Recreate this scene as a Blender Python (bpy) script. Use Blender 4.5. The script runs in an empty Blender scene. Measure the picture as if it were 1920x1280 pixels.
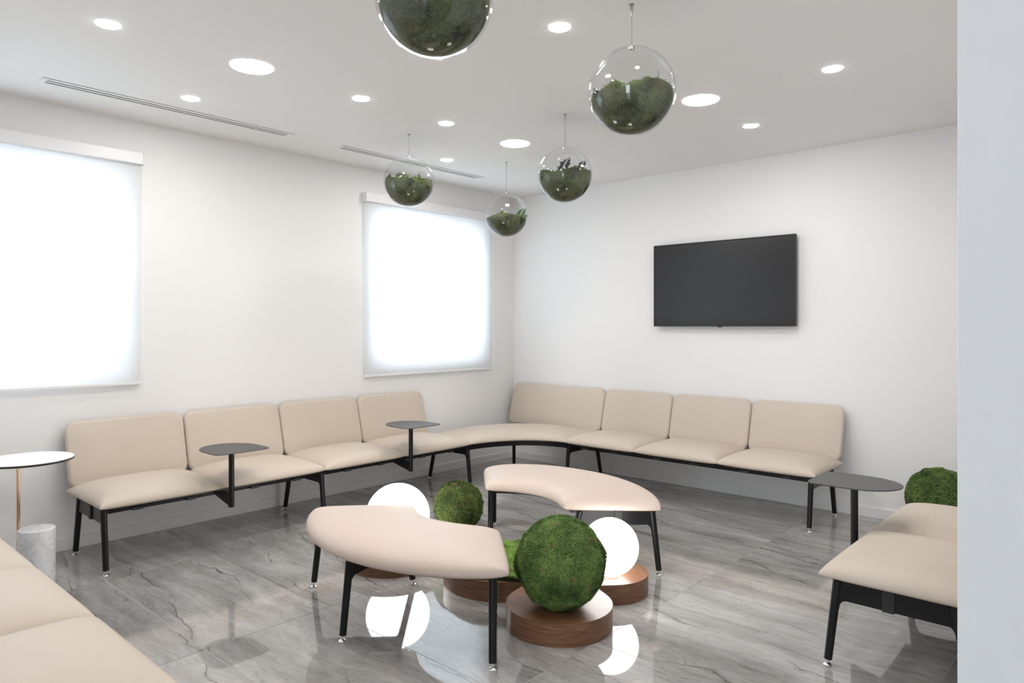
import bpy, bmesh, math, random
import numpy as np
from mathutils import Vector, Matrix

# ------------------------------------------------------------------ camera
S = bpy.context.scene
COL = S.collection
R = math.radians
HEAD = R(132.07)
cd = bpy.data.cameras.new('camera'); cam = bpy.data.objects.new('camera', cd); COL.objects.link(cam)
cd.sensor_width = 36; cd.lens = 1306 / 1920 * 36; cd.shift_y = -28 / 1920; cd.clip_start = .05
cam.location = (4.865, -5.413, 1.36); cam.rotation_euler = (R(90), 0, HEAD - R(90))
S.camera = cam
S.view_settings.view_transform = 'Standard'; S.view_settings.look = 'None'
S.view_settings.exposure = 0.0; S.view_settings.gamma = 1; S.view_settings.use_curve_mapping = False
# ------------------------------------------------------------------ light levels
SKY = 9.0             # overcast daylight outside the blinds
BIG_LIGHT = 60.0      # large downlights
SMALL_LIGHT = 225.0    # small downlights
GLOBE = 7.5           # globe lamps on the plinths
SKY_COL = (.82, .91, 1.0, 1)
LAMP_COL = (1.0, .975, .955, 1)
w = bpy.data.worlds.new('overcast_sky'); S.world = w; w.use_nodes = True
w.node_tree.nodes['Background'].inputs[0].default_value = SKY_COL
w.node_tree.nodes['Background'].inputs[1].default_value = SKY

random.seed(7); RNG = np.random.default_rng(5)
HC = 2.70             # ceiling height

# ------------------------------------------------------------------ materials
def mat(name, col=(.8, .8, .8), rough=.5, metal=0., spec=.5, **kw):
    m = bpy.data.materials.new(name); m.use_nodes = True
    b = m.node_tree.nodes['Principled BSDF']
    b.inputs['Base Color'].default_value = (*col, 1)
    b.inputs['Roughness'].default_value = rough
    b.inputs['Metallic'].default_value = metal
    b.inputs['Specular IOR Level'].default_value = spec
    for k, v in kw.items(): b.inputs[k].default_value = v
    return m
def N(m, t, **kw):
    n = m.node_tree.nodes.new(t)
    for k, v in kw.items(): setattr(n, k, v)
    return n
def L(m, a, b): m.node_tree.links.new(a, b)
def mathn(m, op, a, b=None, c=None, clamp=False):
    n = N(m, 'ShaderNodeMath', operation=op, use_clamp=clamp)
    for i, v in enumerate((a, b, c)):
        if v is None: continue
        if isinstance(v, (int, float)): n.inputs[i].default_value = v
        else: L(m, v, n.inputs[i])
    return n.outputs[0]
def noise(m, vec, scale, detail=4, rough=.5, dist=0.):
    n = N(m, 'ShaderNodeTexNoise'); n.inputs['Scale'].default_value = scale
    n.inputs['Detail'].default_value = detail; n.inputs['Roughness'].default_value = rough
    n.inputs['Distortion'].default_value = dist
    if vec is not None: L(m, vec, n.inputs['Vector'])
    return n.outputs['Fac']
def ramp(m, fac, stops):
    n = N(m, 'ShaderNodeValToRGB'); e = n.color_ramp.elements
    while len(e) < len(stops): e.new(.5)
    for i, (p, c) in enumerate(stops):
        e[i].position = p; e[i].color = (*c, 1)
    L(m, fac, n.inputs[0]); return n.outputs[0]
def mixc(m, fac, a, b):
    n = N(m, 'ShaderNodeMix', data_type='RGBA')
    if isinstance(fac, (int, float)): n.inputs[0].default_value = fac
    else: L(m, fac, n.inputs[0])
    for i, v in ((6, a), (7, b)):
        if isinstance(v, tuple): n.inputs[i].default_value = (*v, 1)
        else: L(m, v, n.inputs[i])
    return n.outputs[2]
def smooth(m, val, lo, hi, a=0., b=1.):
    n = N(m, 'ShaderNodeMapRange', interpolation_type='SMOOTHSTEP')
    L(m, val, n.inputs['Value'])
    for k, v in (('From Min', lo), ('From Max', hi), ('To Min', a), ('To Max', b)): n.inputs[k].default_value = v
    return n.outputs['Result']
def bump(m, h, strength, dist=.01):
    n = N(m, 'ShaderNodeBump'); n.inputs['Strength'].default_value = strength; n.inputs['Distance'].default_value = dist
    L(m, h, n.inputs['Height']); L(m, n.outputs[0], m.node_tree.nodes['Principled BSDF'].inputs['Normal'])
def BS(m): return m.node_tree.nodes['Principled BSDF']
def vscale(m, vec, s):
    n = N(m, 'ShaderNodeVectorMath', operation='MULTIPLY'); L(m, vec, n.inputs[0]); n.inputs[1].default_value = s
    return n.outputs[0]
def ocoord(m): return N(m, 'ShaderNodeTexCoord').outputs['Object']

M = {}
def paint(name, col):
    m = mat(name, col, .75, spec=.25); return m
M['wall'] = paint('wall_paint', (.87, .865, .86))
M['ceil'] = paint('ceiling_paint', (.86, .855, .85))
M['white'] = mat('white_lacquer', (.86, .86, .86), .35)
M['frame'] = mat('window_pvc', (.82, .83, .84), .35)
M['black'] = mat('black_powder_coat', (.008, .008, .009), .36, spec=.3)
M['clip'] = mat('black_plastic', (.018, .018, .02), .5)
M['chrome'] = mat('chrome', (.82, .82, .82), .12, 1.)
M['steel'] = mat('brushed_steel', (.45, .45, .45), .3, 1.)
M['wire'] = mat('steel_wire', (.16, .16, .16), .6)
M['brass'] = mat('polished_rose_brass', (.80, .55, .38), .15, 1.)
M['tabletop'] = mat('charcoal_laminate', (.055, .055, .06), .42)
M['blackedge'] = mat('black_edge', (.015, .015, .015), .4)
M['laminate'] = mat('white_laminate', (.86, .86, .86), .6)
M['grout'] = mat('light_grout', (.72, .70, .68), .8)
M['slot'] = mat('slot_shade', (.02, .02, .02), .8)  # near-black colour stands for shade in and beside the ceiling diffusers
M['screen'] = mat('television_glass', (.014, .0145, .016), .28, spec=.5)
M['bezel'] = mat('television_bezel', (.012, .012, .012), .35)
M['facade'] = mat('pale_render', (.62, .62, .63), .9)

def leather(name, col):
    m = mat(name, col, .46, spec=.35)
    o = ocoord(m)
    c = mixc(m, noise(m, o, 3.0, 2), tuple(x * .97 for x in col), tuple(min(1, x * 1.03) for x in col))
    L(m, c, BS(m).inputs['Base Color'])
    bump(m, noise(m, o, 320, 3, .6), .06, .001)
    return m
M['leather'] = leather('beige_leather', (.605, .522, .438))
M['ottoman'] = leather('lamp_tinted_beige_leather', (.63, .525, .455))  # same leather, with the pink of the lamp light mixed into its colour

def tile_mat():
    m = mat('polished_grey_marble', (.4, .4, .4), .035, spec=.5)
    BS(m).inputs['IOR'].default_value = 1.85
    oi = N(m, 'ShaderNodeObjectInfo')
    rv = N(m, 'ShaderNodeCombineXYZ')
    for i, k in enumerate((37., 91., 53.)):
        L(m, mathn(m, 'MULTIPLY', oi.outputs['Random'], k), rv.inputs[i])
    add = N(m, 'ShaderNodeVectorMath', operation='ADD'); L(m, ocoord(m), add.inputs[0]); L(m, rv.outputs[0], add.inputs[1])
    P = add.outputs[0]
    # gentle warp
    wn = N(m, 'ShaderNodeTexNoise'); wn.inputs['Scale'].default_value = 1.6; wn.inputs['Detail'].default_value = 3
    L(m, P, wn.inputs['Vector'])
    wv = N(m, 'ShaderNodeVectorMath', operation='MULTIPLY_ADD')
    L(m, wn.outputs['Color'], wv.inputs[0]); wv.inputs[1].default_value = (.34, .22, .0); L(m, P, wv.inputs[2])
    W = wv.outputs[0]
    cloud = noise(m, vscale(m, W, (1.0, 2.6, 1)), 1.6, 6, .6)
    streak = noise(m, vscale(m, W, (1.0, 11., 1)), 1.3, 7, .68)
    fine = noise(m, vscale(m, W, (1., 2.2, 1)), 22, 6, .7)
    tot = mathn(m, 'ADD', mathn(m, 'MULTIPLY', cloud, .45), mathn(m, 'ADD', mathn(m, 'MULTIPLY', streak, .38), mathn(m, 'MULTIPLY', fine, .20)))
    base = ramp(m, tot, [(.36, (.16, .153, .149)), (.46, (.285, .274, .265)), (.53, (.355, .341, .329)), (.64, (.49, .472, .456))])
    def veins(sc, width, msc, lo, hi, det=5, stretch=(1., 3.4, 1)):
        v = mathn(m, 'ABSOLUTE', mathn(m, 'SUBTRACT', noise(m, vscale(m, W, stretch), sc, det, .46), .5))
        line = smooth(m, v, 0., width, 1., 0.)
        mask = smooth(m, noise(m, P, msc, 2), lo, hi)
        return mathn(m, 'MULTIPLY', line, mask)
    d1 = veins(.85, .0040, 1.5, .44, .54)
    d2 = veins(2.1, .0045, 2.4, .46, .58)
    halo = veins(.85, .040, 1.5, .46, .60)
    sep = N(m, 'ShaderNodeSeparateXYZ'); L(m, P, sep.inputs[0])
    jit = mathn(m, 'MULTIPLY', mathn(m, 'SUBTRACT', noise(m, vscale(m, P, (1., 2., 1)), 16, 5, .7), .5), .035)
    def runs(period, slope, amp, nsc, width, msc, lo, hi):
        wob = mathn(m, 'MULTIPLY', mathn(m, 'SUBTRACT', noise(m, vscale(m, P, (1., .6, 1)), nsc, 3, .6), .5), amp)
        y = mathn(m, 'ADD', mathn(m, 'ADD', sep.outputs[1], jit), mathn(m, 'ADD', wob, mathn(m, 'MULTIPLY', sep.outputs[0], slope)))
        d = mathn(m, 'ABSOLUTE', mathn(m, 'SUBTRACT', mathn(m, 'FRACT', mathn(m, 'DIVIDE', y, period)), .5))
        d = mathn(m, 'MULTIPLY', d, period)
        return mathn(m, 'MULTIPLY', smooth(m, d, 0., width, 1., 0.), smooth(m, noise(m, vscale(m, P, (1., 2.2, 1)), msc, 3), lo, hi))
    r1 = runs(.31, .16, .34, 1.7, .0046, 2.0, .38, .52)
    r2 = runs(.17, -.10, .22, 2.6, .0032, 3.1, .44, .57)
    rh = runs(.31, .16, .34, 1.7, .032, 2.0, .46, .64)
    w1 = veins(1.9, .0045, 2.3, .56, .66, 5, (2.2, 1.3, 1))
    c = mixc(m, mathn(m, 'MULTIPLY', rh, .38), base, (.12, .112, .11))
    c = mixc(m, mathn(m, 'MULTIPLY', r2, .55), c, (.08, .072, .07))
    c = mixc(m, mathn(m, 'MULTIPLY', r1, .85), c, (.05, .044, .043))
    c = mixc(m, mathn(m, 'MULTIPLY', d2, .22), c, (.075, .065, .065))
    c = mixc(m, mathn(m, 'MULTIPLY', d1, .30), c, (.045, .04, .04))
    c = mixc(m, mathn(m, 'MULTIPLY', w1, .2), c, (.72, .70, .68))
    L(m, c, BS(m).inputs['Base Color'])
    return m
M['tile'] = tile_mat()

def wood_mat():
    m = mat('walnut', (.2, .1, .05), .33)
    o = ocoord(m)
    g = noise(m, vscale(m, o, (1.4, 5, 45)), 3.0, 6, .6, .4)
    f = noise(m, vscale(m, o, (6, 90, 160)), 4.0, 3, .7)
    t = mathn(m, 'ADD', mathn(m, 'MULTIPLY', g, .6), mathn(m, 'MULTIPLY', f, .4))
    c = ramp(m, t, [(.33, (.088, .038, .019)), (.5, (.170, .078, .040)), (.66, (.27, .137, .071))])
    L(m, c, BS(m).inputs['Base Color']); bump(m, f, .08, .001)
    return m
M['wood'] = wood_mat()

def moss_mat(name, a, b, brown, seed):
    m = mat(name, a, .85, spec=.15)
    o = N(m, 'ShaderNodeVectorMath', operation='ADD'); L(m, ocoord(m), o.inputs[0]); o.inputs[1].default_value = (seed, seed, 0)
    o = o.outputs[0]
    n1 = noise(m, o, 9, 4, .6); n2 = noise(m, o, 150, 4, .75); n3 = noise(m, o, 14, 3, .55)
    c = ramp(m, mathn(m, 'ADD', mathn(m, 'MULTIPLY', n1, .5), mathn(m, 'MULTIPLY', n2, .5)), [(.40, a), (.60, b)])
    c = mixc(m, smooth(m, n3, .60, .74), c, brown)
    L(m, c, BS(m).inputs['Base Color'])
    return m
M['moss'] = moss_mat('green_moss', (.040, .082, .026), (.235, .36, .105), (.34, .25, .11), 3.)
M['moss_small'] = moss_mat('olive_moss', (.030, .052, .018), (.185, .25, .070), (.26, .17, .07), 9.)
M['moss_mat'] = moss_mat('bright_moss', (.07, .16, .03), (.33, .50, .11), (.45, .36, .15), 5.)
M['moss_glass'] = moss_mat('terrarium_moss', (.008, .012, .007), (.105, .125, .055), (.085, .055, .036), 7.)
M['moss_top'] = moss_mat('terrarium_moss_tips', (.06, .11, .025), (.24, .34, .07), (.36, .30, .10), 2.)
M['soil'] = mat('moss_ground', (.02, .03, .012), .95)
M['fern'] = mat('dark_fern', (.014, .026, .022), .55)
M['fern_green'] = mat('green_fern', (.045, .09, .025), .6)

def marble_white():
    m = mat('white_marble', (.75, .75, .76), .4)
    o = ocoord(m)
    v = mathn(m, 'ABSOLUTE', mathn(m, 'SUBTRACT', noise(m, o, 9, 6, .6, .6), .5))
    c = mixc(m, smooth(m, v, 0, .05, .40, 0.), (.84, .845, .86), (.50, .52, .55))
    c = mixc(m, smooth(m, noise(m, o, 5, 4), .5, .75, 0, .35), c, (.66, .68, .72))
    L(m, c, BS(m).inputs['Base Color']); return m
M['marble'] = marble_white()

def emit(name, col, st):
    m = bpy.data.materials.new(name); m.use_nodes = True; nt = m.node_tree
    nt.nodes.remove(nt.nodes['Principled BSDF']); e = nt.nodes.new('ShaderNodeEmission')
    e.inputs[0].default_value = col; e.inputs[1].default_value = st
    nt.links.new(e.outputs[0], nt.nodes['Material Output'].inputs[0]); return m
M['big_on'] = emit('large_diffuser_light', LAMP_COL, BIG_LIGHT)
M['small_on'] = emit('small_diffuser_light', LAMP_COL, SMALL_LIGHT)
M['globe_on'] = emit('opal_globe_light', (1, .97, .94, 1), GLOBE)

def thin_glass(name, tint=(1, 1, 1), f0=.04, k=.96):
    m = bpy.data.materials.new(name); m.use_nodes = True; nt = m.node_tree
    nt.nodes.remove(nt.nodes['Principled BSDF'])
    t = nt.nodes.new('ShaderNodeBsdfTransparent'); t.inputs[0].default_value = (*tint, 1)
    g = nt.nodes.new('ShaderNodeBsdfGlossy'); g.inputs['Roughness'].default_value = .0
    lw = nt.nodes.new('ShaderNodeLayerWeight'); lw.inputs[0].default_value = .5
    f = mathn(m, 'MULTIPLY_ADD', mathn(m, 'POWER', lw.outputs['Facing'], 5.), k, f0)
    mx = nt.nodes.new('ShaderNodeMixShader'); L(m, f, mx.inputs[0]); L(m, t.outputs[0], mx.inputs[1]); L(m, g.outputs[0], mx.inputs[2])
    L(m, mx.outputs[0], nt.nodes['Material Output'].inputs[0]); return m
M['glass'] = thin_glass('clear_blown_glass', (.985, .99, .99), .04, .40)
M['pane'] = thin_glass('window_glass', (.95, .97, .97), .05, .9)

def fabric():
    m = bpy.data.materials.new('blind_fabric'); m.use_nodes = True; nt = m.node_tree
    nt.nodes.remove(nt.nodes['Principled BSDF'])
    d = nt.nodes.new('ShaderNodeBsdfDiffuse'); d.inputs[0].default_value = (.86, .86, .86, 1)
    t = nt.nodes.new('ShaderNodeBsdfTranslucent'); t.inputs[0].default_value = (.90, .91, .92, 1)
    tr = nt.nodes.new('ShaderNodeBsdfTransparent')
    a = nt.nodes.new('ShaderNodeMixShader'); a.inputs[0].default_value = .5
    b = nt.nodes.new('ShaderNodeMixShader'); b.inputs[0].default_value = .10
    L(m, d.outputs[0], a.inputs[1]); L(m, t.outputs[0], a.inputs[2])
    L(m, a.outputs[0], b.inputs[1]); L(m, tr.outputs[0], b.inputs[2])
    L(m, b.outputs[0], nt.nodes['Material Output'].inputs[0]); return m
M['fabric'] = fabric()

# ------------------------------------------------------------------ object helpers
def tag(o, label=None, cat=None, group=None, kind=None):
    if label: o['label'] = label
    if cat: o['category'] = cat
    if group: o['group'] = group
    if kind: o['kind'] = kind
    return o
def empty(name, loc=(0, 0, 0), rz=0, label=None, cat=None, group=None, kind=None):
    o = bpy.data.objects.new(name, None); COL.objects.link(o); o.location = loc; o.rotation_euler = (0, 0, rz)
    o.empty_display_size = .1
    return tag(o, label, cat, group, kind)
def link(name, me, m=None, parent=None, loc=(0, 0, 0), rz=0, sm=False):
    if m is not None and not me.materials: me.materials.append(m)
    if sm:
        for p in me.polygons: p.use_smooth = True
    o = bpy.data.objects.new(name, me); COL.objects.link(o); o.location = loc; o.rotation_euler = (0, 0, rz)
    if parent: o.parent = parent
    return o
def pymesh(v, f, name='m'):
    me = bpy.data.meshes.new(name); me.from_pydata(v, [], f); me.update(); return me
def fixn(me):
    bm = bmesh.new(); bm.from_mesh(me); bmesh.ops.remove_doubles(bm, verts=bm.verts, dist=1e-5)
    bmesh.ops.recalc_face_normals(bm, faces=bm.faces); bm.to_mesh(me); bm.free(); return me
class MB:
    """collects primitive shapes into one mesh"""
    def __init__(s): s.bm = bmesh.new()
    def box(s, x0, y0, z0, x1, y1, z1, bev=0.):
        r = bmesh.ops.create_cube(s.bm, size=1)
        for v in r['verts']:
            v.co = Vector(((x0 + x1) / 2 + v.co.x * (x1 - x0), (y0 + y1) / 2 + v.co.y * (y1 - y0), (z0 + z1) / 2 + v.co.z * (z1 - z0)))
        if bev:
            es = list({e for v in r['verts'] for e in v.link_edges})
            bmesh.ops.bevel(s.bm, geom=es, offset=bev, segments=2, profile=.5, affect='EDGES')
        return s
    def tube(s, a, b, r0, r1=None, n=20, cap=True):
        r1 = r0 if r1 is None else r1
        a = Vector(a); b = Vector(b); d = b - a; q = d.to_track_quat('Z', 'Y').to_matrix()
        va, vb = [], []
        for i in range(n):
            t = 2 * math.pi * i / n; u = q @ Vector((math.cos(t), math.sin(t), 0))
            va.append(s.bm.verts.new(a + u * r0)); vb.append(s.bm.verts.new(b + u * r1))
        for i in range(n):
            j = (i + 1) % n; s.bm.faces.new((va[i], va[j], vb[j], vb[i]))
        if cap: s.bm.faces.new(va[::-1]); s.bm.faces.new(vb)
        return s
    def lathe(s, prof, n=32, c=(0, 0, 0)):
        rows = []
        for r, z in prof:
            if r < 1e-6: rows.append([s.bm.verts.new((c[0], c[1], c[2] + z))])
            else: rows.append([s.bm.verts.new((c[0] + r * math.cos(2 * math.pi * i / n), c[1] + r * math.sin(2 * math.pi * i / n), c[2] + z)) for i in range(n)])
        for A, B in zip(rows, rows[1:]):
            for i in range(n):
                j = (i + 1) % n
                if len(A) == 1 and len(B) == 1: continue
                if len(A) == 1: s.bm.faces.new((A[0], B[j], B[i]))
                elif len(B) == 1: s.bm.faces.new((A[i], A[j], B[0]))
                else: s.bm.faces.new((A[i], A[j], B[j], B[i]))
        return s
    def prism(s, pts, z0, z1, tr=None):
        tr = tr or (lambda p, z: (p[0], p[1], z))
        a = [s.bm.verts.new(tr(p, z0)) for p in pts]; b = [s.bm.verts.new(tr(p, z1)) for p in pts]
        n = len(pts)
        for i in range(n): s.bm.faces.new((a[i], a[(i + 1) % n], b[(i + 1) % n], b[i]))
        s.bm.faces.new(a[::-1]); s.bm.faces.new(b)
        return s
    def mesh(s, name='m'):
        bmesh.ops.recalc_face_normals(s.bm, faces=s.bm.faces)
        me = bpy.data.meshes.new(name); s.bm.to_mesh(me); s.bm.free(); return me
def autosmooth(me, ang=40):
    for p in me.polygons: p.use_smooth = True
    bm = bmesh.new(); bm.from_mesh(me)
    for e in bm.edges:
        if len(e.link_faces) == 2: e.smooth = e.calc_face_angle() < R(ang)
    bm.to_mesh(me); bm.free(); return me

# ------------------------------------------------------------------ room shell
XR = 4.64; YF = -5.32; XE = 7.2; YE = -8.6
WIN = [(-5.20, -3.72, 1.02, 2.37), (-1.84, -.42, 1.02, 2.37)]     # openings in the window wall: y0, y1, z0, z1
def wall_with_holes():
    mb = MB(); z0, z1 = WIN[0][2], WIN[0][3]
    ys = [YE, WIN[0][0], WIN[0][1], WIN[1][0], WIN[1][1], .2]
    for i in range(5):
        a, b = ys[i], ys[i + 1]
        if i in (1, 3):
            mb.box(-.13, a, -.02, 0, b, z0); mb.box(-.13, a, z1, 0, b, HC + .1)
        else: mb.box(-.13, a, -.02, 0, b, HC + .1)
    return mb.mesh()
tag(link('wall_left', wall_with_holes(), M['wall']), kind='structure')
tag(link('wall_back', MB().box(0, 0, -.02, XE, .2, HC + .1).mesh(), M['wall']), kind='structure')
tag(link('wall_right', MB().box(XR, -4.066, -.02, XR + .24, 0, HC, .002).mesh(), M['wall']), kind='structure')
tag(link('wall_front', MB().box(0, YF - .15, -.02, 3.9, YF, HC).mesh(), M['wall']), kind='structure')
tag(link('wall_corridor', MB().box(XE, YE, -.02, XE + .2, .2, HC + .1).mesh(), M['wall']), kind='structure')
tag(link('wall_added_opening', MB().box(0, YE - .2, -.02, 5.1, YE, HC + .1).box(5.1, YE - .2, 2.2, 6.3, YE, HC + .1).box(6.3, YE - .2, -.02, XE, YE, HC + .1).mesh(), M['wall']), kind='structure')  # unseen opening added here, sized for daylight on the right wall's end
tag(link('ceiling', MB().box(-.25, YE - .2, HC, XE + .2, .2, HC + .15).mesh(), M['ceil']), kind='structure')
fl = tag(link('floor', MB().box(-.25, YE - .2, -.12, XE + .2, .2, -.0016).mesh(), M['grout']), kind='structure')
# tiles, each one a slab with a narrow joint
xs = [0, .76, 1.94, 3.12, 4.30, 5.48, 6.66, XE]
ys = [0] + [-.62 - .58 * k for k in range(14)] + [YE]
cache = {}
for i in range(len(xs) - 1):
    for j in range(len(ys) - 1):
        wx = round(xs[i + 1] - xs[i], 4); wy = round(ys[j] - ys[j + 1], 4)
        if (wx, wy) not in cache:
            g = .0016
            cache[(wx, wy)] = MB().box(-wx / 2 + g, -wy / 2 + g, -.0014, wx / 2 - g, wy / 2 - g, .0, 0).mesh('tile')
        link('tile', cache[(wx, wy)], M['tile'], fl, ((xs[i] + xs[i + 1]) / 2, (ys[j] + ys[j + 1]) / 2, 0))
def board(name, x0, y0, x1, y1):
    tag(link(name, MB().box(x0, y0, .0, x1, y1, .072, .0015).mesh(), M['white']), kind='structure')
board('baseboard_left', 0, YF, .012, 0)
board('baseboard_back', .012, -.012, XR, 0)
board('baseboard_right', XR - .012, -4.066, XR, -.012)
board('baseboard_front', .012, YF, 3.9, YF + .012)

# ------------------------------------------------------------------ windows and blinds
def ringbox(mb, y0, y1, z0, z1, w_, x0, x1, bev=.003):
    mb.box(x0, y0, z0, x1, y1, z0 + w_, bev); mb.box(x0, y0, z1 - w_, x1, y1, z1, bev)
    mb.box(x0, y0, z0 + w_, x1, y0 + w_, z1 - w_, bev); mb.box(x0, y1 - w_, z0 + w_, x1, y1, z1 - w_, bev)
for k, (a, b, z0, z1) in enumerate(WIN):
    wr = empty('window_%d' % (k + 1), (-.1, (a + b) / 2, z0), kind='structure')
    h = (b - a) / 2; hz = z1 - z0
    f = MB(); ringbox(f, -h, h, 0, hz, .055, -.10, -.02); link('window_frame', f.mesh(), M['frame'], wr)
    f = MB(); ringbox(f, -h + .04, h - .04, .04, hz - .04, .055, -.075, .005); link('sash', f.mesh(), M['frame'], wr)
    link('pane', MB().box(-.044, -h + .09, .09, -.040, h - .09, hz - .09).mesh(), M['pane'], wr)
    sy = (h - .068) if k == 0 else (-h + .068)
    link('handle', MB().box(.005, sy - .012, .45, .03, sy + .012, .50, .003).box(.03, sy - .011, .40, .045, sy + .011, .53, .004).mesh(), M['frame'], wr)
for (y0, y1, z0, z1, lab) in ((-5.27, -3.66, .985, 2.41, 'white translucent roller blind over the near window at the left edge'),
                              (-1.905, -.365, .935, 2.41, 'white translucent roller blind over the window nearest the corner')):
    br = empty('roller_blind', (0, (y0 + y1) / 2, z0), label=lab, cat='blind', group='white roller blinds on the window wall')
    h = (y1 - y0) / 2; H = z1 - z0
    fb = MB().box(.030, -h + .006, .012, .0308, h - .006, H).mesh(); link('fabric', fb, M['fabric'], br)
    link('bottom_rail', MB().box(.024, -h + .004, 0, .037, h - .004, .018, .003).mesh(), M['white'], br)
    link('head_box', MB().box(.001, -h, H, .065, h, H + .075, .004).mesh(), M['white'], br)
    link('end_cap', MB().box(.001, h, H - .004, .066, h + .004, H + .078, .001).mesh(), M['white'], br)
    link('end_cap', MB().box(.001, -h - .004, H - .004, .066, -h, H + .078, .001).mesh(), M['white'], br)
    link('side_cable', MB().tube((.033, h + .012, .0), (.033, h + .012, H), .0015, n=8).mesh(), M['white'], br)
    link('side_cable', MB().tube((.033, -h - .012, .0), (.033, -h - .012, H), .0015, n=8).mesh(), M['white'], br)
# pale building across the street, faintly seen through the near blind
bb = empty('building', (-9, -8.5, -3), label='pale building outside, faint behind the near roller blind', cat='building')
link('facade', MB().box(-3, -5, 0, 0, 3.2, 7.6).mesh(), M['facade'], bb)
for z in (3.0, 5.4): link('balcony', MB().box(0, -5, z, 1.1, 2.4, z + .9).mesh(), M['facade'], bb)
link('roof_slab', MB().box(-3.2, -5.2, 7.6, .4, 3.5, 7.9).mesh(), M['facade'], bb)

# ------------------------------------------------------------------ ceiling fittings
def disc_pair(r):
    trim = MB().lathe([(r, -.0005), (r, -.0022), (r + .004, -.0020), (r + .006, -.0004)], 48).mesh()
    autosmooth(trim, 30)
    dif = MB().lathe([(r, -.001), (r, -.0028), (0, -.0028)], 48).mesh()
    return trim, dif
bigm, smallm = disc_pair(.105), disc_pair(.047)
def downlight(x, y, big, label):
    r = empty('recessed_downlight', (x, y, HC), label=label, cat='ceiling light',
              group='large round downlights' if big else 'small round downlights')
    t, d = bigm if big else smallm
    link('trim_ring', t, M['white'], r); link('diffuser', d, M['big_on' if big else 'small_on'], r)
X1, X2, X3, X0 = 1.463, 2.932, 3.675, .72
for a in ((X1, -3.645, True, 'large round downlight on the left, behind the long ceiling air slot'),
          (X1, -1.61, True, 'large round downlight in the middle, farthest of the large ones'),
          (X2, -1.605, True, 'large round downlight right of the hanging glass terrariums'),
          (X1, -4.32, False, 'small round downlight at the top left, nearest the left edge'),
          (X0, -3.64, False, 'small round downlight beside the near air slot'),
          (X1, -2.968, False, 'small round downlight right of the near air slot, in front of the far one'),
          (X1, -2.293, False, 'small round downlight above the far air slot, left of the large middle one'),
          (X0, -1.605, False, 'small round downlight beside the far air slot, farthest small one'),
          (X2, -2.955, False, 'small round downlight at the top between the two nearest terrariums'),
          (X3, -1.606, False, 'small round downlight at the upper right, rightmost in the ceiling'),
          (X2, -.893, False, 'small round downlight on the right, above the television')):
    downlight(*a)
# the same grid goes on over the camera (outside the frame)
for x, y in ((X2, -3.645), ): downlight(x, y, True, 'large round downlight above the front bench, beyond the top of the picture')
for x, y, t in ((X3, -3.3, 'small round downlight above the right bench end, beyond the top of the picture'), (X3, -5.2, 'small round downlight beside the camera, outside the picture'), (X2, -4.32, 'small round downlight over the near left bench, beyond the top of the picture')): downlight(x, y, False, t)
for (y0, y1, lab) in ((-4.325, -2.825, 'long white two-slot air diffuser nearer the camera'), (-2.43, -.93, 'long white two-slot air diffuser nearer the corner')):
    v = empty('linear_air_diffuser', (.437, (y0 + y1) / 2, HC), label=lab, cat='vent', group='linear slot diffusers in the ceiling')
    h = (y1 - y0) / 2
    link('slot_shade_sheet', MB().box(-.045, -h + .01, -.0006, .045, h - .01, -.0002).mesh(), M['slot'], v)  # dark sheet stands in for the shaded depth of the slots
    f = MB(); f.box(-.052, -h, -.0022, -.036, h, 0); f.box(.018, -h, -.0022, .049, h, 0)
    f.box(-.036, -h, -.0022, .018, -h + .03, 0); f.box(-.036, h - .03, -.0022, .018, h, 0)
    link('frame', f.mesh(), M['white'], v)
    link('slat', MB().box(-.019, -h + .03, -.0022, .001, h - .03, 0).mesh(), M['white'], v)
    link('painted_shadow_strip', MB().box(.049, -h, -.0015, .052, h, -.0002).mesh(), M['slot'], v)  # dark strip painted as the shadow line along the frame edge

# ------------------------------------------------------------------ television
tv = empty('television', (2.318, -.0, 1.362), label='black flat television mounted on the white wall above the bench', cat='television')
link('housing', MB().box(-.61, -.062, .0, .61, -.032, .70, .004).mesh(), M['bezel'], tv)
link('rear_cover', MB().box(-.40, -.032, .08, .40, -.012, .50, .006).mesh(), M['bezel'], tv)
link('wall_mount', MB().box(-.20, -.012, .15, .20, 0, .45).mesh(), M['black'], tv)
link('screen', MB().box(-.600, -.0645, .014, .600, -.0615, .690).mesh(), M['screen'], tv)
fr = MB(); fr.box(-.611, -.068, -.001, .611, -.060, .012, .002); fr.box(-.611, -.068, .691, .611, -.060, .701, .002)
fr.box(-.611, -.068, .012, -.601, -.060, .691, .002); fr.box(.601, -.068, .012, .611, -.060, .691, .002)
link('bezel', fr.mesh(), M['bezel'], tv)
link('sensor', MB().box(-.018, -.066, -.007, .018, -.055, .001, .002).mesh(), M['bezel'], tv)

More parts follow.
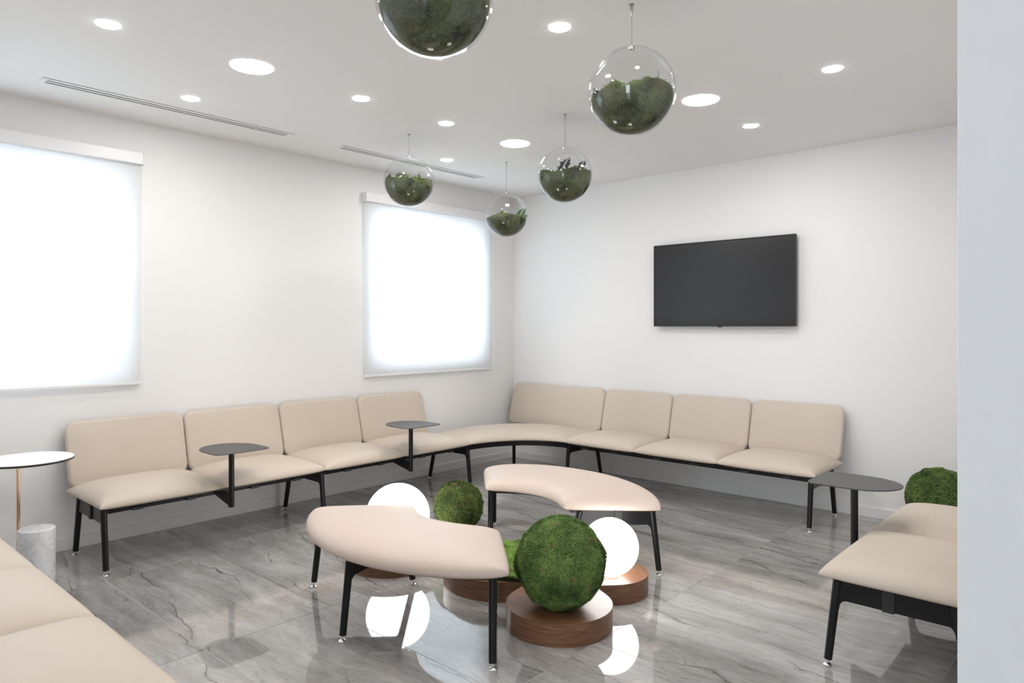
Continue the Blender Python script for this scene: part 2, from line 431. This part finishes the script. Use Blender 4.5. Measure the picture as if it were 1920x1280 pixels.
# ------------------------------------------------------------------ benches
def cushion(P, zmid, ht, hb, n=3., m_=2., G=44, p=1.2):
    """closed pillow over the footprint P(s,t), s,t in [-1,1]"""
    a = [math.sin(math.pi / 2 * (2 * i / G - 1)) for i in range(G + 1)]
    f = lambda s: max(0., 1 - abs(s) ** n) ** (1 / m_)
    V, F = [], []
    for side in (1, -1):
        o = len(V)
        for s in a:
            for t in a:
                x, y = P(s, t); fs, ft = f(s), f(t); e = 0. if min(fs, ft) < 1e-4 else (fs ** -p + ft ** -p - 1) ** (-1 / p)
                V.append((x, y, zmid + (ht if side > 0 else -hb) * (e if side > 0 else min(1, e * 2.2))))
        for i in range(G):
            for j in range(G):
                q = (o + i * (G + 1) + j, o + (i + 1) * (G + 1) + j, o + (i + 1) * (G + 1) + j + 1, o + i * (G + 1) + j + 1)
                F.append(q if side > 0 else q[::-1])
    me = fixn(pymesh(V, F))
    for p in me.polygons: p.use_smooth = True
    return me
def rrect(x0, y0, x1, y1, r, n=8):
    pts = []
    for cx, cy, a0 in ((x1 - r, y1 - r, 0), (x0 + r, y1 - r, 90), (x0 + r, y0 + r, 180), (x1 - r, y0 + r, 270)):
        for i in range(n + 1):
            a = R(a0 + 90 * i / n); pts.append((cx + r * math.cos(a), cy + r * math.sin(a)))
    return pts
def backrest_mesh(w_, z0=.385, z1=.785, th=.07, lean=.10):
    """padded panel: rounded rectangle outline, soft bellied front and back, leaning back"""
    rings = []
    for side in (1, -1):
        rr = []
        for k in range(11):
            a = k / 10 * math.pi / 2
            ins = .022 * (1 - math.cos(a)); d = th / 2 * (.62 * math.sin(a))
            rr.append((ins, d))
        for q in (.05, .09, .14): rr.append((q, th / 2 * (.62 + .38 * (1 - math.exp(-(q - .022) / .05)))))
        rings.append([(i, side * d) for i, d in rr])
    seq = rings[0][::-1] + rings[1][1:]
    V, F = [], []
    W = w_ / 2; n = None
    for ins, d in seq:
        r = max(.066 - ins * .3, .01)
        pts = rrect(-W + ins, z0 + ins, W - ins, z1 - ins, r)
        n = len(pts)
        for x, z in pts:
            y = .145 + d - (z - z0) * lean / (z1 - z0)
            V.append((x, y, z))
    K = len(seq)
    for k in range(K - 1):
        for i in range(n):
            j = (i + 1) % n; F.append((k * n + i, k * n + j, (k + 1) * n + j, (k + 1) * n + i))
    F.append(tuple(range(n))[::-1]); F.append(tuple((K - 1) * n + i for i in range(n)))
    me = fixn(pymesh(V, F))
    for p in me.polygons: p.use_smooth = True
    return me
SF, SB = .69, .10         # seat front and back, measured from the wall line
def seat_fp(x0, x1):
    def P(s, t):
        x = (x0 + x1) / 2 + s * (x1 - x0) / 2 * (1 - .010 * (1 - t * t)); y = (SF + SB) / 2 + t * (SF - SB) / 2 * (1 - .008 * (1 - s * s))
        return x, y
    return P
leg_meshes = {}
def leg_mesh(kind):
    if kind in leg_meshes: return leg_meshes[kind]
    fy, ty = {'front': (.672, .632), 'rear': (.150, .236), 'straight': (.0, .0)}[kind]
    mb = MB()
    k = .026 / .345; by = fy + (ty - fy) * k
    mb.tube((0, by, .026), (0, ty, .350), .0155, .0175, 24)
    a = autosmooth(mb.mesh(), 40)
    f = MB().lathe([(0, 0), (.0165, 0), (.0175, .003), (.0155, .006), (.006, .011), (.006, .018), (.010, .020), (.010, .027), (0, .027)], 24, (0, fy, 0))
    b = autosmooth(f.mesh(), 50)
    leg_meshes[kind] = (a, b); return a, b
def fin_mesh():
    """gusset plate between the two legs of a frame, filleted into them"""
    def yf(z): return .632 + (.350 - z) / .35 * .040
    def yr(z): return .236 - (.350 - z) / .35 * .086
    pts = [(yr(.352), .352), (yf(.352), .352), (yf(.225), .225)]
    for i in range(7):   # front fillet
        a = i / 6 * math.pi / 2; pts.append((yf(.25) - .016 - .030 * (1 - math.cos(a)) * 1.0 + 0, .235 + .040 * math.sin(a)))
    for i in range(7):   # rear fillet
        a = (1 - i / 6) * math.pi / 2; pts.append((yr(.25) + .016 + .022 * (1 - math.cos(a)), .235 + .040 * math.sin(a)))
    pts.append((yr(.225), .225))
    return MB().prism(pts, -.007, .007, lambda p, z: (z, p[0], p[1])).mesh()
FIN = None
def leg_frame(root, lx, oy=0., rz=0., origin=None, cap=0, single=False):
    """two splayed legs, gusset plate and beam end at local x = lx (or at an origin with rotation)"""
    global FIN
    loc = origin if origin else (lx, 0, 0)
    for kind in (('front',) if single else ('front', 'rear')):
        a, b = leg_mesh(kind)
        lg = link('leg', a, M['black'], root, loc, rz)
        ft = link('levelling_foot', b, M['chrome'], lg)
        ft['label'] = 'chrome levelling foot'
    if FIN is None: FIN = fin_mesh()
    if single:
        pl = [(.46, .352), (.632, .352), (.647, .225), (.631, .235)] + [(.631 - .03 * (1 - math.cos(i / 6 * math.pi / 2)), .235 + .04 * math.sin(i / 6 * math.pi / 2)) for i in range(1, 7)] + [(.46, .300)]
        link('gusset_plate', MB().prism(pl, -.007, .007, lambda p, z: (z, p[0], p[1])).mesh(), M['black'], root, loc, rz)
    else: link('gusset_plate', FIN, M['black'], root, loc, rz)
    if cap:
        me = MB().box(min(0, cap * .016), .425, .272, max(0, cap * .016), .468, .352, .002).mesh()
        link('beam_end', me, M['clip'], root, loc, rz)
def arm_table(root, lx, label=None):
    """small table on a post bracketed to the bench rail"""
    br = link('table_bracket', MB().prism([(.40, .345), (.40, .335), (.745, .262), (.745, .335), (.66, .345)], -.006, .006, lambda p, z: (z, p[0], p[1])).mesh(), M['black'], root, (lx, 0, 0))
    link('post', autosmooth(MB().tube((0, .752, .262), (0, .752, .614), .0165, n=24).mesh()), M['black'], br)
    pts = []
    w_, d0, d1 = .172, .925, .545           # straight front edge, rounded towards the backrest
    for cx, cy, a0 in ((w_ - .05, d0 - .05, 0), (-w_ + .05, d0 - .05, 90)):
        for i in range(7):
            a = R(a0 + 15 * i); pts.append((cx + .05 * math.cos(a), cy + .05 * math.sin(a)))
    for i in range(17):
        a = math.pi + math.pi * i / 16
        pts.append((w_ * math.cos(a), .74 + (.74 - d1) * math.sin(a)))
    tb = MB().prism(pts, .6145, .620)
    bmesh.ops.bevel(tb.bm, geom=[e for e in tb.bm.edges if abs(e.verts[0].co.z - e.verts[1].co.z) < 1e-5], offset=.0015, segments=1, affect='EDGES')
    t = link('tabletop', tb.mesh(), M['tabletop'], br); t['label'] = 'charcoal D-shaped tabletop'
def rails(root, x0, x1, clips):
    link('beam', MB().box(x0, .422, .285, x1, .470, .345, .003).mesh(), M['black'], root)
    link('front_rail', MB().box(x0, .600, .340, x1, .650, .360, .003).mesh(), M['black'], root)
    link('rear_rail', MB().box(x0, .150, .340, x1, .190, .360, .003).mesh(), M['black'], root)
    for c in clips: link('clip', CLIP, M['clip'], root, (c, 0, 0))
CLIP = MB().box(-.028, .610, .326, .028, .662, .342, .003).mesh()
def seats(root, edges, backs, bw=None):
    for a, b in zip(edges, edges[1:]):
        key = round(b - a, 4)
        if key not in SEATM: SEATM[key] = cushion(seat_fp(-key / 2, key / 2), .373, .082, .016, 3.3, 2.1)
        link('seat', SEATM[key], M['leather'], root, ((a + b) / 2, 0, 0))
    for a, b in backs:
        key = round(b - a, 4)
        if key not in BACKM: BACKM[key] = backrest_mesh(key - .004)
        o = link('backrest', BACKM[key], M['leather'], root, ((a + b) / 2, 0, 0))
        link('back_bracket', MB().box(-.02, .06, .345, .02, .19, .353).box(-.02, .058, .345, .02, .072, .45).mesh(), M['black'], root, ((a + b) / 2, 0, 0))
SEATM, BACKM = {}, {}
# bench along the window wall
p = .7025
LB = empty('bench', (0, -1.30, 0), R(-90), 'long beige four-seat bench with two black arm tables along the window wall', 'bench')
ed = [i * p for i in range(5)]
seats(LB, ed, list(zip(ed, ed[1:])))
for lx, cap in ((-.01, 0), (1.405, 0), (2.775, 1)): leg_frame(LB, lx, cap=cap)
rails(LB, .0, 2.77, [i * p + q for i in range(4) for q in (.2, .5)])
arm_table(LB, 3 * p); arm_table(LB, p)
# bench along the television wall with the curved corner seat
RB = empty('bench', (3.28, 0, 0), R(180), 'beige corner bench with a curved seat and four backrests below the television', 'bench')
p = .6935
ed = [i * p for i in range(4)]
seats(RB, ed, list(zip(ed, ed[1:])) + [(3 * p, 3.215)])
for lx, cap in ((.045, -1), (3 * p - .01, 0)): leg_frame(RB, lx, cap=cap)
rails(RB, .05, 3 * p, [i * p + q for i in range(3) for q in (.2, .5)])
# corner seat: bounded by the two neighbours, concave arc in front, rounded outside
EX = 3 * p; CY = 1.30                          # local x of the joint and y of the other joint
def corner_fp(s, t):
    a = math.pi / 2 * (s + 1) / 2              # 0: joint with this bench, 90: joint with the window bench
    # centre of the arc, in local coordinates of this bench
    cx, cy = EX - .01, CY
    ri = cy - SF; ro = (cy - SB)
    sx = (3.28 - SB - cx) / ro
    sfront = (3.28 - SF - cx) / ri
    k = (t + 1) / 2                            # 0: back, 1: front
    bx = cx + ro * math.sin(a) ** .78 * sx if a > 0 else cx
    by = cy - ro * max(math.cos(a), 0) ** .78
    fx = cx + ri * math.sin(a) * sfront; fy = cy - ri * math.cos(a)
    return bx + (fx - bx) * k, by + (fy - by) * k
link('corner_seat', cushion(corner_fp, .372, .078, .012), M['leather'], RB)['label'] = 'curved corner seat'
def strip(fp, t0, t1, z0, z1, n=24, s0=-1., s1=1.):
    V, F = [], []
    for i in range(n + 1):
        s = s0 + (s1 - s0) * i / n
        for t in (t0, t1):
            x, y = fp(s, t); V += [(x, y, z0), (x, y, z1)]
    for i in range(n):
        o = i * 4; q = o + 4
        F += [(o, q, q + 1, o + 1), (o + 2, o + 3, q + 3, q + 2), (o + 1, q + 1, q + 3, o + 3), (o, o + 2, q + 2, q)]
    F += [(0, 1, 3, 2), (n * 4, n * 4 + 2, n * 4 + 3, n * 4 + 1)]
    return fixn(pymesh(V, F))
link('curved_rail', strip(corner_fp, .72, .90, .318, .360), M['black'], RB)
a_, b_ = leg_mesh('straight')
lg = link('leg', a_, M['black'], RB, (3.28 - .33, .36, 0)); link('levelling_foot', b_, M['chrome'], lg)['label'] = 'chrome levelling foot'
link('corner_bracket', MB().box(3.28 - .62, .33, .330, 3.28 - .30, .39, .362, .003).box(3.28 - .36, .33, .330, 3.28 - .30, .66, .362, .003).mesh(), M['black'], RB)
# near right bench
NR = empty('bench', (4.60, -2.53, 0), R(90), 'beige two-seat bench at the right edge with a black arm table', 'bench')
p = .69
seats(NR, [0, p, 2 * p], [(0, p), (p, 2 * p)])
for lx, cap in ((.05, -1), (2 * p - .05, 1)): leg_frame(NR, lx, cap=cap)
rails(NR, .05, 2 * p - .05, [.2, .5, p + .2, p + .5]); arm_table(NR, p)
# near left bench
NL = empty('bench', (.86, -5.30, 0), 0, 'beige three-seat bench in the bottom left corner, seat cushions seen from above', 'bench')
p = .70
seats(NL, [0, p, 2 * p, 3 * p], [(i * p, i * p + p) for i in range(3)])
for lx, cap in ((.05, -1), (3 * p - .05, 1)): leg_frame(NL, lx, cap=cap)
rails(NL, .05, 3 * p - .05, [.2, .5, p + .2, p + .5, 2 * p + .2, 2 * p + .5])

# ------------------------------------------------------------------ curved backless benches
def ottoman(c, amid, half, label):
    root = empty('curved_bench', (*c, 0), 0, label, 'bench', 'curved backless benches around the plinths')
    ri, ro = .405, .965
    def P(s, t):
        sh = 1 - .038 * abs(t) ** 5 * .35
        a = R(amid + half * s * sh); r = (ri + ro) / 2 + t * (ro - ri) / 2 * (1 - .075 * abs(s) ** 9)
        return r * math.cos(a), r * math.sin(a)
    link('seat', cushion(P, .374, .077, .017, 4.0, 2.2, 64, 2.4), M['ottoman'], root)
    def P2(s, t):
        a = R(amid + (half - 4) * s); r = (ri + ro) / 2 + t * (ro - ri) / 2
        return r * math.cos(a), r * math.sin(a)
    link('curved_beam', strip(P2, -.08, .12, .288, .345), M['black'], root)
    link('outer_rail', strip(P2, .62, .80, .340, .362), M['black'], root)
    link('inner_rail', strip(P2, -.80, -.62, .340, .362), M['black'], root)
    for k, cap in ((-1, 1), (0, 0), (1, -1)):
        a = R(amid + (half - 4.5) * k)
        leg_frame(root, 0, origin=(.277 * math.cos(a), .277 * math.sin(a), 0), rz=a - R(90), cap=cap, single=(k == 0))
    return root
ottoman((2.31, -2.72), 269.5, 48, 'curved beige backless bench in front, nearest the camera')
ottoman((2.20, -2.67), 86.5, 49, 'curved beige backless bench behind the large moss ball')

# ------------------------------------------------------------------ plinths
PH = .10
def contour(circles, k):
    def sd(x, y):
        ds = [math.hypot(x - a, y - b) - r for a, b, r in circles]
        m_ = ds[0]
        for d in ds[1:]:
            h = max(k - abs(m_ - d), 0) / k; m_ = min(m_, d) - h * h * k / 4
        return m_
    def grad(x, y, e=1e-4): return ((sd(x + e, y) - sd(x - e, y)) / 2 / e, (sd(x, y + e) - sd(x, y - e)) / 2 / e)
    a, b, r = circles[0]
    x, y = a - r - .3, b
    for _ in range(40):
        g = grad(x, y); d = sd(x, y); q = g[0] ** 2 + g[1] ** 2; x -= d * g[0] / q; y -= d * g[1] / q
    x0, y0 = x, y; pts = []
    for i in range(2000):
        pts.append((x, y)); g = grad(x, y); q = math.hypot(*g)
        x -= g[1] / q * .012; y += g[0] / q * .012
        for _ in range(4):
            g = grad(x, y); d = sd(x, y); q = g[0] ** 2 + g[1] ** 2; x -= d * g[0] / q; y -= d * g[1] / q
        if i > 10 and math.hypot(x - x0, y - y0) < .009: break
    return pts
def plinth(circles, k, label):
    cx, cy = circles[0][:2]
    pts = contour([(a - cx, b - cy, r) for a, b, r in circles], k)
    mb = MB().prism(pts, 0, PH)
    bmesh.ops.bevel(mb.bm, geom=[e for e in mb.bm.edges if e.verts[0].co.z > .09 and e.verts[1].co.z > .09], offset=.002, segments=2, affect='EDGES')
    o = link('wooden_plinth', autosmooth(mb.mesh(), 30), M['wood'], None, (cx, cy, 0))
    return tag(o, label, 'plinth', 'walnut plinths')
plinth([(2.315, -2.665, .317), (2.888, -2.90, .243), (2.826, -2.408, .200)], .13, 'low cloud-shaped walnut plinth under the large moss ball and moss bed')
plinth([(1.673, -2.906, .24), (1.72, -2.42, .20)], .14, 'low walnut plinth behind the front bench under the larger glowing globe')
plinth([(3.94, -.36, .235)], .1, 'low round walnut plinth by the television wall behind the right bench')

# ------------------------------------------------------------------ moss
def fibres(P, Nn, length, width, lean=.9, seed=1):
    """short curled blades on points P with normals Nn -> one mesh"""
    rng = np.random.default_rng(seed); n = len(P)
    rnd = rng.normal(size=(n, 3)); tan = rnd - (rnd * Nn).sum(1, keepdims=True) * Nn
    tan /= np.linalg.norm(tan, axis=1, keepdims=True) + 1e-9
    side = np.cross(Nn, tan)
    ln = (length * rng.uniform(.55, 1.25, (n, 1))); wd = width * rng.uniform(.7, 1.3, (n, 1))
    lk = lean * rng.uniform(.3, 1.3, (n, 1))
    mid = P + Nn * ln * .55 + tan * ln * .30 * lk; tip = P + Nn * ln * .75 + tan * ln * .95 * lk
    V = np.stack([P - side * wd * .5, P + side * wd * .5, mid + side * wd * .55, mid - side * wd * .55, tip], 1).reshape(-1, 3)
    o = (np.arange(n) * 5)[:, None]
    me = bpy.data.meshes.new('fibres')
    tri = np.concatenate([o + np.array([[0, 1, 2]]), o + np.array([[0, 2, 3]]), o + np.array([[3, 2, 4]])], 1).reshape(-1)
    me.vertices.add(len(V)); me.vertices.foreach_set('co', V.astype(np.float32).ravel())
    nf = n * 3; me.loops.add(nf * 3); me.loops.foreach_set('vertex_index', tri.astype(np.int32))
    me.polygons.add(nf); me.polygons.foreach_set('loop_start', (np.arange(nf) * 3).astype(np.int32))
    me.update(calc_edges=True); me.validate(); return me
def lump(d, seed, amp, freq):
    """smooth bumpy offset for direction vectors"""
    rng = np.random.default_rng(seed); out = np.zeros(len(d))
    for k in range(22):
        f = freq * rng.uniform(.6, 2.2); v = rng.normal(size=3); v /= np.linalg.norm(v)
        out += np.sin(d @ v * f + rng.uniform(0, 6.28)) / (f / freq)
    return out / 22 * 2.6 * amp
def moss_ball(loc, r, n, label, mm, seed, L_=.017, W_=.0019):
    bm = bmesh.new(); bmesh.ops.create_icosphere(bm, subdivisions=5, radius=1)
    me = bpy.data.meshes.new('moss_body'); bm.to_mesh(me); bm.free()
    co = np.array([v.co[:] for v in me.vertices]); rb = r - L_ * .55
    co2 = co * (rb + lump(co, seed, .010, 16))[:, None]
    co2[:, 2] = np.maximum(co2[:, 2], -(loc[2] - PH) + .002)
    me.vertices.foreach_set('co', co2.astype(np.float32).ravel()); me.update()
    for p_ in me.polygons: p_.use_smooth = True
    body = link('moss_ball', me, M['soil'], None, loc); tag(body, label, 'moss ball', 'moss balls')
    d = np.random.default_rng(seed + 1).normal(size=(n, 3)); d /= np.linalg.norm(d, axis=1, keepdims=True)
    P = d * (rb - .002 + lump(d, seed, .010, 16))[:, None]
    keep = P[:, 2] > -(loc[2] - PH) + .004; P = P[keep]; d = d[keep]
    f = link('moss_fibres', fibres(P, d, L_, W_, 1.0, seed), mm, body); f['kind'] = 'stuff'
    return body
moss_ball((2.915, -2.925, PH + .196), .203, 70000, 'large shaggy green moss ball on the walnut plinth, in front', M['moss'], 11)
moss_ball((1.722, -2.425, PH + .150), .153, 34000, 'small olive moss ball between the two curved benches', M['moss_small'], 23, .012, .0020)
moss_ball((3.92, -.355, PH + .182), .188, 30000, 'green moss ball behind the right bench, by the wall', M['moss'], 31, .014, .0024)
# moss bed on the plinth
pts = contour([(0, 0, .285), (.22, -.03, .14)], .12)
mb = MB(); mb.prism(pts, 0, .008); bed = link('moss_bed', mb.mesh(), M['soil'], None, (2.315, -2.665, PH))
tag(bed, 'flat bright green moss bed on the cloud-shaped plinth', 'moss bed')
rng = np.random.default_rng(77); A = rng.uniform(-.45, .45, (90000, 2))
def inside(pt, poly):
    x, y = pt[:, 0], pt[:, 1]; res = np.zeros(len(pt), bool); j = len(poly) - 1
    for i in range(len(poly)):
        xi, yi = poly[i]; xj, yj = poly[j]
        c = ((yi > y) != (yj > y)) & (x < (xj - xi) * (y - yi) / (yj - yi + 1e-12) + xi); res ^= c; j = i
    return res
A = A[inside(A, pts)][:34000]
P3 = np.c_[A, np.full(len(A), .007)]; P3[:, 2] += np.maximum(0, .014 + lump(P3, 5, .016, 22))
f = link('moss_fibres', fibres(P3, np.tile([[0., 0, 1]], (len(P3), 1)), .019, .0026, 1.0, 5), M['moss_mat'], bed); f['kind'] = 'stuff'

# ------------------------------------------------------------------ globe lamps
def globe_lamp(loc, r, label):
    g = empty('globe_lamp', loc, 0, label, 'lamp', 'glowing opal globe lamps')
    prof = [(r * math.sin(math.pi * i / 48), -r * math.cos(math.pi * i / 48)) for i in range(49)]
    link('globe', MB().lathe(prof, 64, (0, 0, r + .002)).mesh(), M['globe_on'], g, sm=True)
    link('base', MB().lathe([(0, 0), (r * .30, 0), (r * .30, .008), (0, .008)], 32).mesh(), M['white'], g)
globe_lamp((2.868, -2.458, PH), .143, 'smaller glowing white globe lamp right of the large moss ball')
globe_lamp((1.714, -2.895, PH), .180, 'larger glowing white globe lamp behind the front curved bench')

# ------------------------------------------------------------------ white side table with marble cylinder
sx, sy = .50, -4.40
tb = empty('side_table', (sx, sy, 0), 0, 'round white side table on a brass stem with a marble cylinder foot', 'table')
Rt = .215
link('tabletop', MB().lathe([(0, .658), (Rt - .001, .658), (Rt - .001, .6625), (Rt - .003, .664), (0, .664)], 72).mesh(), M['laminate'], tb)
e_ = link('edge_band', autosmooth(MB().lathe([(0, .650), (Rt - .004, .650), (Rt, .653), (Rt, .661), (Rt - .0008, .661), (Rt - .0008, .656), (0, .656)], 72).mesh()), M['blackedge'], tb); e_['label'] = 'black table edge'
rx, ry = math.cos(HEAD - R(90)), math.sin(HEAD - R(90))
def off(a, b=0): return (rx * a - ry * b, ry * a + rx * b)
so = off(-.045)
link('stem', autosmooth(MB().tube((*so, .0), (*so, .636), .0085, n=24).mesh()), M['brass'], tb)['label'] = 'polished brass stem'
link('collar', autosmooth(MB().tube((*so, .628), (*so, .650), .011, n=24).mesh()), M['blackedge'], tb)
mo = off(.052)
link('marble_cylinder', autosmooth(MB().lathe([(0, .0), (.084, .0), (.085, .003), (.085, .294), (.082, .297), (0, .297)], 56, (*mo, 0)).mesh(), 30), M['marble'], tb)['label'] = 'white veined marble cylinder'

# ------------------------------------------------------------------ hanging glass terrariums
def fern_mesh(length, pairs, leaf, curve=.3, seed=0):
    rnd = random.Random(seed); V, F = [], []
    pt = lambda t: Vector((math.sin(t * curve * 2) * length * .5 * t, 0, length * t))
    for i in range(12):
        a, b = pt(i / 12), pt((i + 1) / 12); w_ = .0012 * (1 - i / 14); o = len(V)
        V += [a + Vector((-w_, 0, 0)), a + Vector((w_, 0, 0)), b + Vector((w_, 0, 0)), b + Vector((-w_, 0, 0)),
              a + Vector((0, -w_, 0)), a + Vector((0, w_, 0)), b + Vector((0, w_, 0)), b + Vector((0, -w_, 0))]
        F += [(o, o + 1, o + 2, o + 3), (o + 4, o + 5, o + 6, o + 7)]
    for i in range(pairs):
        t = .18 + .8 * i / pairs; c = pt(t); l = leaf * math.sin(math.pi * (.25 + .72 * t)) * rnd.uniform(.85, 1.15)
        for sgn in (-1, 1):
            d = Vector((sgn * .85, rnd.uniform(-.25, .25), .45)).normalized(); q = Vector((-d.z * sgn, 0, d.x * sgn)) * l * .22
            o = len(V); up = Vector((0, .0012, 0))
            V += [c, c + d * l * .45 + q, c + d * l, c + d * l * .45 - q, c + d * l * .5 + up]
            F += [(o, o + 1, o + 4), (o + 1, o + 2, o + 4), (o + 2, o + 3, o + 4), (o + 3, o, o + 4)]
    return pymesh([tuple(v) for v in V], F)
def spike_mesh(length):
    return MB().tube((0, 0, 0), (0, 0, length), .004, .0004, 8).mesh()
def terrarium(x, y, z, r, level, hole, ferns, label, seed):
    """glass globe with a round opening, hung on a wire from the ceiling, planted with moss"""
    root = empty('hanging_terrarium', (x, y, z), 0, label, 'terrarium', 'hanging glass globes planted with moss')
    H = Vector(hole).normalized(); ca = math.cos(R(25))
    bm = bmesh.new(); bmesh.ops.create_uvsphere(bm, u_segments=96, v_segments=64, radius=1)
    rot = Vector((0, 0, 1)).rotation_difference(H).to_matrix(); bm.transform(rot.to_4x4())
    bmesh.ops.delete(bm, geom=[v for v in bm.verts if v.co.dot(H) > ca + .004], context='VERTS')
    for v in bm.verts: v.co = v.co * r
    me = bpy.data.meshes.new('globe'); bm.to_mesh(me); bm.free()
    for p_ in me.polygons: p_.use_smooth = True
    gl = link('glass_globe', me, M['glass'], root)
    so_ = gl.modifiers.new('thickness', 'SOLIDIFY'); so_.thickness = .003; so_.offset = -1
    # fire polished rim of the opening
    rr = r * math.sin(R(25)); cc = H * (r * ca - .001); V, F = [], []
    u = H.orthogonal().normalized(); v_ = H.cross(u)
    for i in range(64):
        a = 2 * math.pi * i / 64; d = u * math.cos(a) + v_ * math.sin(a)
        for j in range(10):
            b = 2 * math.pi * j / 10; V.append(tuple(cc + d * (rr + .0030 * math.cos(b)) + H * .0030 * math.sin(b)))
    for i in range(64):
        for j in range(10): F.append((i * 10 + j, i * 10 + (j + 1) % 10, ((i + 1) % 64) * 10 + (j + 1) % 10, ((i + 1) % 64) * 10 + j))
    link('glass_rim', fixn(pymesh(V, F)), M['glass'], gl, sm=True)
    # moss filling
    bm = bmesh.new(); bmesh.ops.create_icosphere(bm, subdivisions=5, radius=1)
    me = bpy.data.meshes.new('moss'); bm.to_mesh(me); bm.free()
    co = np.array([v.co[:] for v in me.vertices]); R0 = r * .955
    bumpy = lump(np.c_[co[:, :2] * 1.0, np.zeros(len(co))], seed, .034 * r / .178, 6) + lump(np.c_[co[:, :2], np.zeros(len(co))], seed + 3, .016, 15)
    c2 = co * R0; top = level * r + bumpy
    up = co[:, 2] > level - .02
    # upper part collapses onto the uneven moss surface
    rad = np.hypot(co[:, 0], co[:, 1]); s_ = np.clip(rad * 1.0, 0, 1)
    lim = np.sqrt(np.maximum(R0 ** 2 - top ** 2, 0)) / R0
    th = np.arccos(np.clip(co[:, 2], -1, 1)); thl = math.acos(max(-1, min(1, level)))
    k = np.clip(th / thl, 0, 1)
    ux = co[:, 0] / np.maximum(rad, 1e-6); uy = co[:, 1] / np.maximum(rad, 1e-6)
    newr = np.minimum(k, 1) * lim * R0
    c2[up, 0] = (ux * newr)[up]; c2[up, 1] = (uy * newr)[up]; c2[up, 2] = top[up]
    low = ~up; c2[low, 2] = np.minimum(c2[low, 2], top[low])
    sh = 1 - .012 * (1 + np.sin(np.arctan2(co[:, 1], co[:, 0]) * 3 + seed)) * (1 + co[:, 2])
    c2[:, 0] *= sh; c2[:, 1] *= sh
    me.vertices.foreach_set('co', c2.astype(np.float32).ravel()); me.update()
    ms = link('moss_filling', me, M['moss_glass'], root, sm=True); ms['label'] = 'dark green moss pressed against the glass'
    idx = np.where(up)[0]; rg = np.random.default_rng(seed)
    n = 9000; pick = rg.integers(0, len(idx), n); P = c2[idx[pick]] + rg.normal(size=(n, 3)) * np.array([.004, .004, .0015]) * r / .178
    ok = (P ** 2).sum(1) < (r * .90) ** 2; P = P[ok]
    nn = np.tile([[0., 0, 1]], (len(P), 1))
    fb = link('moss_tips', fibres(P, nn, .011, .0018, 1.0, seed), M['moss_top'], ms); fb['kind'] = 'stuff'
    for (fx, fy, ln, kind, tilt, gm) in ferns:
        o3 = off(fx * r, fy * r); cu = c2[idx]; zz = float(cu[np.argmin((cu[:, 0] - o3[0]) ** 2 + (cu[:, 1] - o3[1]) ** 2), 2]) - .004
        if kind == 'spike': me = spike_mesh(ln)
        else: me = fern_mesh(ln, 9, ln * .34, .35, seed)
        fo = link('fern_frond' if kind != 'spike' else 'leaf_spike', me, M[gm], root, (o3[0], o3[1], zz))
        fo.rotation_euler = (0, R(tilt), HEAD - R(90))
    # suspension
    zc = HC - z
    link('washer', MB().lathe([(0, r - .006), (.012, r - .006), (.012, r + .003), (.004, r + .004), (.003, r + .012), (0, r + .012)], 24).mesh(), M['steel'], root)
    link('hanging_wire', MB().tube((0, 0, r + .008), (0, 0, zc - .03), .0010, n=8).mesh(), M['wire'], root)
    link('cable_gripper', autosmooth(MB().lathe([(0, zc - .048), (.002, zc - .048), (.005, zc - .036), (.005, zc - .006), (.010, zc - .004), (.010, zc), (0, zc)], 20).mesh()), M['steel'], root)
def cam_dir(a, b, c):      # right, up, towards the viewer -> world
    return (rx * a + ry * c, ry * a - rx * c, b)
TOW = [('hanging glass terrarium nearest the camera, cut by the top of the picture', 0)]
terrarium(3.291, -4.018, 2.350, .178, .18, cam_dir(-.5, .7, .4), [(.3, .1, .06, 'fern', 20, 'fern')], 'glass terrarium filled with moss, cut off by the top edge of the picture', 1)
terrarium(3.293, -2.928, 2.337, .181, -.10, cam_dir(-.72, .60, .05),
          [(.02, -.35, .085, 'fern', 62, 'fern'), (.60, -.2, .100, 'spike', -4, 'fern'), (.36, -.4, .065, 'fern', 60, 'fern'), (-.72, -.3, .060, 'fern', -55, 'fern'), (-.5, -.3, .05, 'fern', 40, 'fern'), (.7, -.2, .04, 'spike', 25, 'fern')],
          'large-looking glass terrarium on the upper right with a tall dark leaf spike', 2)
terrarium(2.167, -1.925, 2.314, .173, .0, cam_dir(.2, .6, -.7),
          [(-.16, -.3, .130, 'fern', 8, 'fern'), (.50, -.2, .085, 'fern', 12, 'fern'), (.5, -.2, .06, 'spike', -35, 'fern'), (.55, -.2, .06, 'spike', 60, 'fern')],
          'glass terrarium with an upright dark fern, below the rightmost wire pair', 3)
terrarium(1.075, -2.288, 2.368, .175, -.02, cam_dir(.45, .6, .6),
          [(-.72, -.2, .060, 'fern', -20, 'fern'), (-.45, -.4, .060, 'fern', 25, 'fern'), (.1, -.4, .060, 'fern', 55, 'fern'), (-.2, -.3, .045, 'fern', 10, 'fern_green'), (.5, -.3, .05, 'fern', -30, 'fern_green')],
          'leftmost glass terrarium, in front of the far air diffuser', 4)
terrarium(1.034, -1.238, 2.266, .178, -.12, cam_dir(-.55, .55, .6),
          [(.55, -.3, .115, 'fern', 12, 'fern_green'), (.75, -.2, .05, 'fern', 40, 'fern_green')],
          'lowest and farthest glass terrarium with moss, in front of the corner', 6)
